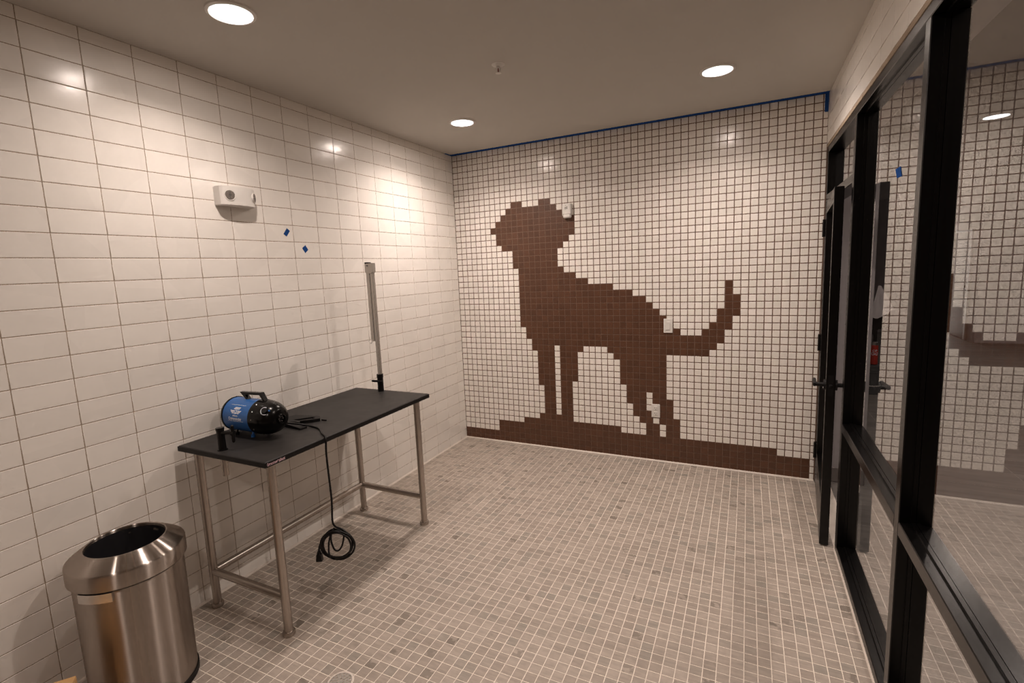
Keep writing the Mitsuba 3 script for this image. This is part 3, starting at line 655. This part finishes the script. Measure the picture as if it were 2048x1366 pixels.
# floor drain at the lower edge of the picture
k = thing('floor_drain', 'round grey floor drain grate at the bottom of the picture', 'floor drain')
dc = (1.030, -2.800, 0.0)
part(k, 'ring', lathe([(0.046, 0.0003), (0.046, 0.0020), (0.052, 0.0022), (0.0545, 0.0004)], 48, at=dc), 'white_caulk', 40)
g = Point(0, 0).buffer(0.0458, 48)
holes = unary_union([Point(rr * math.cos(a), rr * math.sin(a)).buffer(0.0042, 8) for rr, nn in ((0.014, 6), (0.027, 11), (0.0385, 16)) for a in np.arange(nn) * 2 * math.pi / nn])
part(k, 'grate', frame_mesh(extr(g.difference(holes), 0.0012), (dc[0], dc[1], 0.0004), (1, 0, 0), (0, 1, 0), (0, 0, 1)), 'aluminium', False)

# ------------------------------------------------------------------ the hall beyond the glass
HZ = 2.718
struct('hall_floor', 'grey stone floor of the hall behind the glass', bx(3.06, 11.0, -6.5, 9.2, -0.15, -0.001), 'hall_stone')
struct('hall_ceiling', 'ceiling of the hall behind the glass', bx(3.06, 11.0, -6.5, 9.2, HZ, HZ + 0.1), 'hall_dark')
struct('hall_wall_near', 'painted end of the wall beside the glass door', bx(3.056, 3.272, 0.04, 0.18, 0, HZ), 'hall_paint')
struct('hall_bulkhead', 'painted soffit above the glass wall on the hall side', bx(3.06, 3.262, -6.5, 0.04, 2.452, HZ), 'hall_paint')
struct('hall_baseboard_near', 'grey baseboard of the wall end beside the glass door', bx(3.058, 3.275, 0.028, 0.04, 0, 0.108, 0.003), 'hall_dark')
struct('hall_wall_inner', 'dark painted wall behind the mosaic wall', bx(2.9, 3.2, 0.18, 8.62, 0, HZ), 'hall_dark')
struct('hall_wall_far', 'painted far wall of the hall', bx(6.1, 11.0, 7.3, 7.45, 0, HZ), 'hall_paint')
struct('hall_baseboard_far', 'pale baseboard of the far hall wall', bx(6.1, 11.0, 7.288, 7.3, 0, 0.10, 0.003), 'hall_paint')
struct('hall_wall_passage', 'painted passage wall with a door', bx(6.1, 6.25, 7.45, 8.62, 0, HZ), 'hall_paint')
struct('hall_wall_right', 'painted right hand wall of the hall', bx(10.9, 11.0, -6.5, 7.3, 0, HZ), 'hall_paint')
struct('hall_wall_back', 'painted back wall of the hall', bx(3.06, 11.0, -6.6, -6.5, 0, HZ), 'hall_paint')
d2 = struct('door_2', 'brown door with a pale casing in the far passage')
part(d2, 'leaf', bx(6.085, 6.1, 7.74, 8.46, 0.01, 1.96, 0.002), 'door_brown', False)
part(d2, 'casing', cat_([bx(6.075, 6.1, 7.66, 7.74, 0, 2.0), bx(6.075, 6.1, 8.46, 8.54, 0, 2.0), bx(6.075, 6.1, 7.66, 8.54, 1.96, 2.0)]), 'white_trim', False)
part(d2, 'handle', cyl((6.06, 7.82, 0.97), (6.085, 7.82, 0.97), 0.022), 'aluminium')
end = struct('hall_wall_end', 'end wall of the passage with a lit doorway', cat_([bx(3.2, 5.66, 8.64, 8.75, 0, HZ), bx(5.66, 6.25, 8.64, 8.75, 2.1, HZ)]), 'hall_paint')
kk = part(end, 'lit_doorway', tm([(5.66, 8.64, 0), (6.099, 8.64, 0), (6.099, 8.64, 2.1), (5.66, 8.64, 2.1)], [(0, 1, 2), (0, 2, 3)]), 'white_plastic', False, label='bright lit glass doorway')
scene[kk]['emitter'] = {'type': 'area', 'radiance': rgb(*DOORLIGHT)}
ceiling_light(4.30, 1.52, 'lit round ceiling light in the hall seen through the glass wall', HZ, gain=1.3)
ceiling_light(4.30, -0.27, 'round hall ceiling light opposite the glass door, outside the picture', HZ, gain=0.95)
ceiling_light(4.30, -2.06, 'round hall ceiling light opposite the middle of the glass wall, outside the picture', HZ, gain=0.75)

ceiling_light(6.90, 4.30, 'round ceiling light deep in the hall, outside the picture', HZ, gain=1.3)
k = thing('emergency_light', 'small white emergency light high on the far hall wall', 'emergency light')
part(k, 'housing', bx(6.53, 6.80, 7.23, 7.3, 2.00, 2.115, 0.01), 'white_plastic')
for x in (6.575, 6.755): part(k, 'lamp_head', cyl((x, 7.215, 2.06), (x, 7.235, 2.06), 0.042, 20), 'clear_plastic')

b = thing('bucket', 'dark grey bucket on the hall floor behind the glass', 'bucket')
o = np.array([3.835, 2.960, 0.0])
part(b, 'body', lathe([(0.0005, 0.0), (0.088, 0.0), (0.092, 0.006), (0.102, 0.325), (0.108, 0.327), (0.108, 0.350), (0.1045, 0.352), (0.1045, 0.345), (0.0005, 0.343)], 48, at=o), 'bucket_grey', 40)
part(b, 'ribs', cat_([lathe([(0.098, z), (0.1065, z + 0.002), (0.1065, z + 0.006), (0.098, z + 0.009)], 48, at=o) for z in (0.262, 0.29)]), 'bucket_grey', 40)
part(b, 'band', lathe([(0.0955, 0.098), (0.0975, 0.0985), (0.0977, 0.108), (0.0958, 0.109)], 48, at=o), 'white_plastic', 40, label='thin pale band')
part(b, 'wire_handle', tube(spline([o + np.array([math.cos(a) * 0.113, math.sin(a) * 0.06 - 0.05 * math.sin(a), 0.33 - 0.19 * math.sin(a)]) for a in np.linspace(0, math.pi, 9)], 3), 0.003, 8), 'bright_steel')
s = thing('spray_can', 'red spray can standing on the grey bucket behind the glass', 'can')
o2 = np.array([3.850, 2.955, 0.352])
part(s, 'body', lathe([(0.0005, 0.0), (0.036, 0.0), (0.0375, 0.004), (0.0375, 0.215), (0.033, 0.228)], 36, at=o2), 'red_paint', 40)
part(s, 'cap', lathe([(0.033, 0.226), (0.032, 0.235), (0.030, 0.262), (0.026, 0.266), (0.0005, 0.267)], 36, at=o2), 'bright_steel', 40, label='metallic cap')
for w_, zz, hh_ in (('CP', 0.150, 0.026), ('GG', 0.110, 0.034)):
    mt = meshkit.text_mesh(w_, hh_, 0.0008, bold=True); bb = mt.bounds; mt.apply_translation((-(bb[0][0] + bb[1][0]) / 2, zz, 0))
    vv = np.array(mt.vertices); a = vv[:, 0] / 0.0375; rr = 0.0375 + vv[:, 2]
    vv2 = np.c_[rr * np.sin(a), -rr * np.cos(a), vv[:, 1]]
    part(s, 'lettering', tm(vv2 + o2, mt.faces), 'print_white', False, label='white lettering')
g_ = thing('tool_stand', 'dark tool on a stand behind the grey bucket in the hall', 'stand')
part(g_, 'post', cyl((3.902, 3.22, 0.0), (3.902, 3.22, 0.90), 0.018), 'matte_black')
part(g_, 'base', bx(3.80, 4.02, 3.11, 3.33, 0.0, 0.03, 0.006), 'matte_black', False)
part(g_, 'head', trimesh.convex.convex_hull(np.array([(x + 0.03, y, z) for y in (3.19, 3.25) for x, z in ((3.80, 0.70), (3.85, 0.665), (4.00, 0.90), (3.985, 0.955), (3.80, 0.84))])), 'matte_black', False)
part(g_, 'arm', bx(3.89, 4.05, 3.195, 3.245, 0.735, 0.80, 0.01), 'matte_black', False)
pb_ = thing('plastic_bag', 'pale plastic bag hanging from the dark tool stand in the hall', 'bag')
scene[pb_] = ply(trimesh.convex.convex_hull(np.array([0.022, 0.11, 0.0]) + np.array([(3.872, 3.055, 1.265), (3.90, 3.055, 1.262), (3.800, 3.02, 0.90), (3.80, 3.09, 0.90), (4.03, 3.02, 0.985), (4.03, 3.09, 0.985), (3.92, 3.00, 0.90), (3.96, 3.10, 0.93), (3.86, 3.0, 0.87)])), 'bag_white', 20)
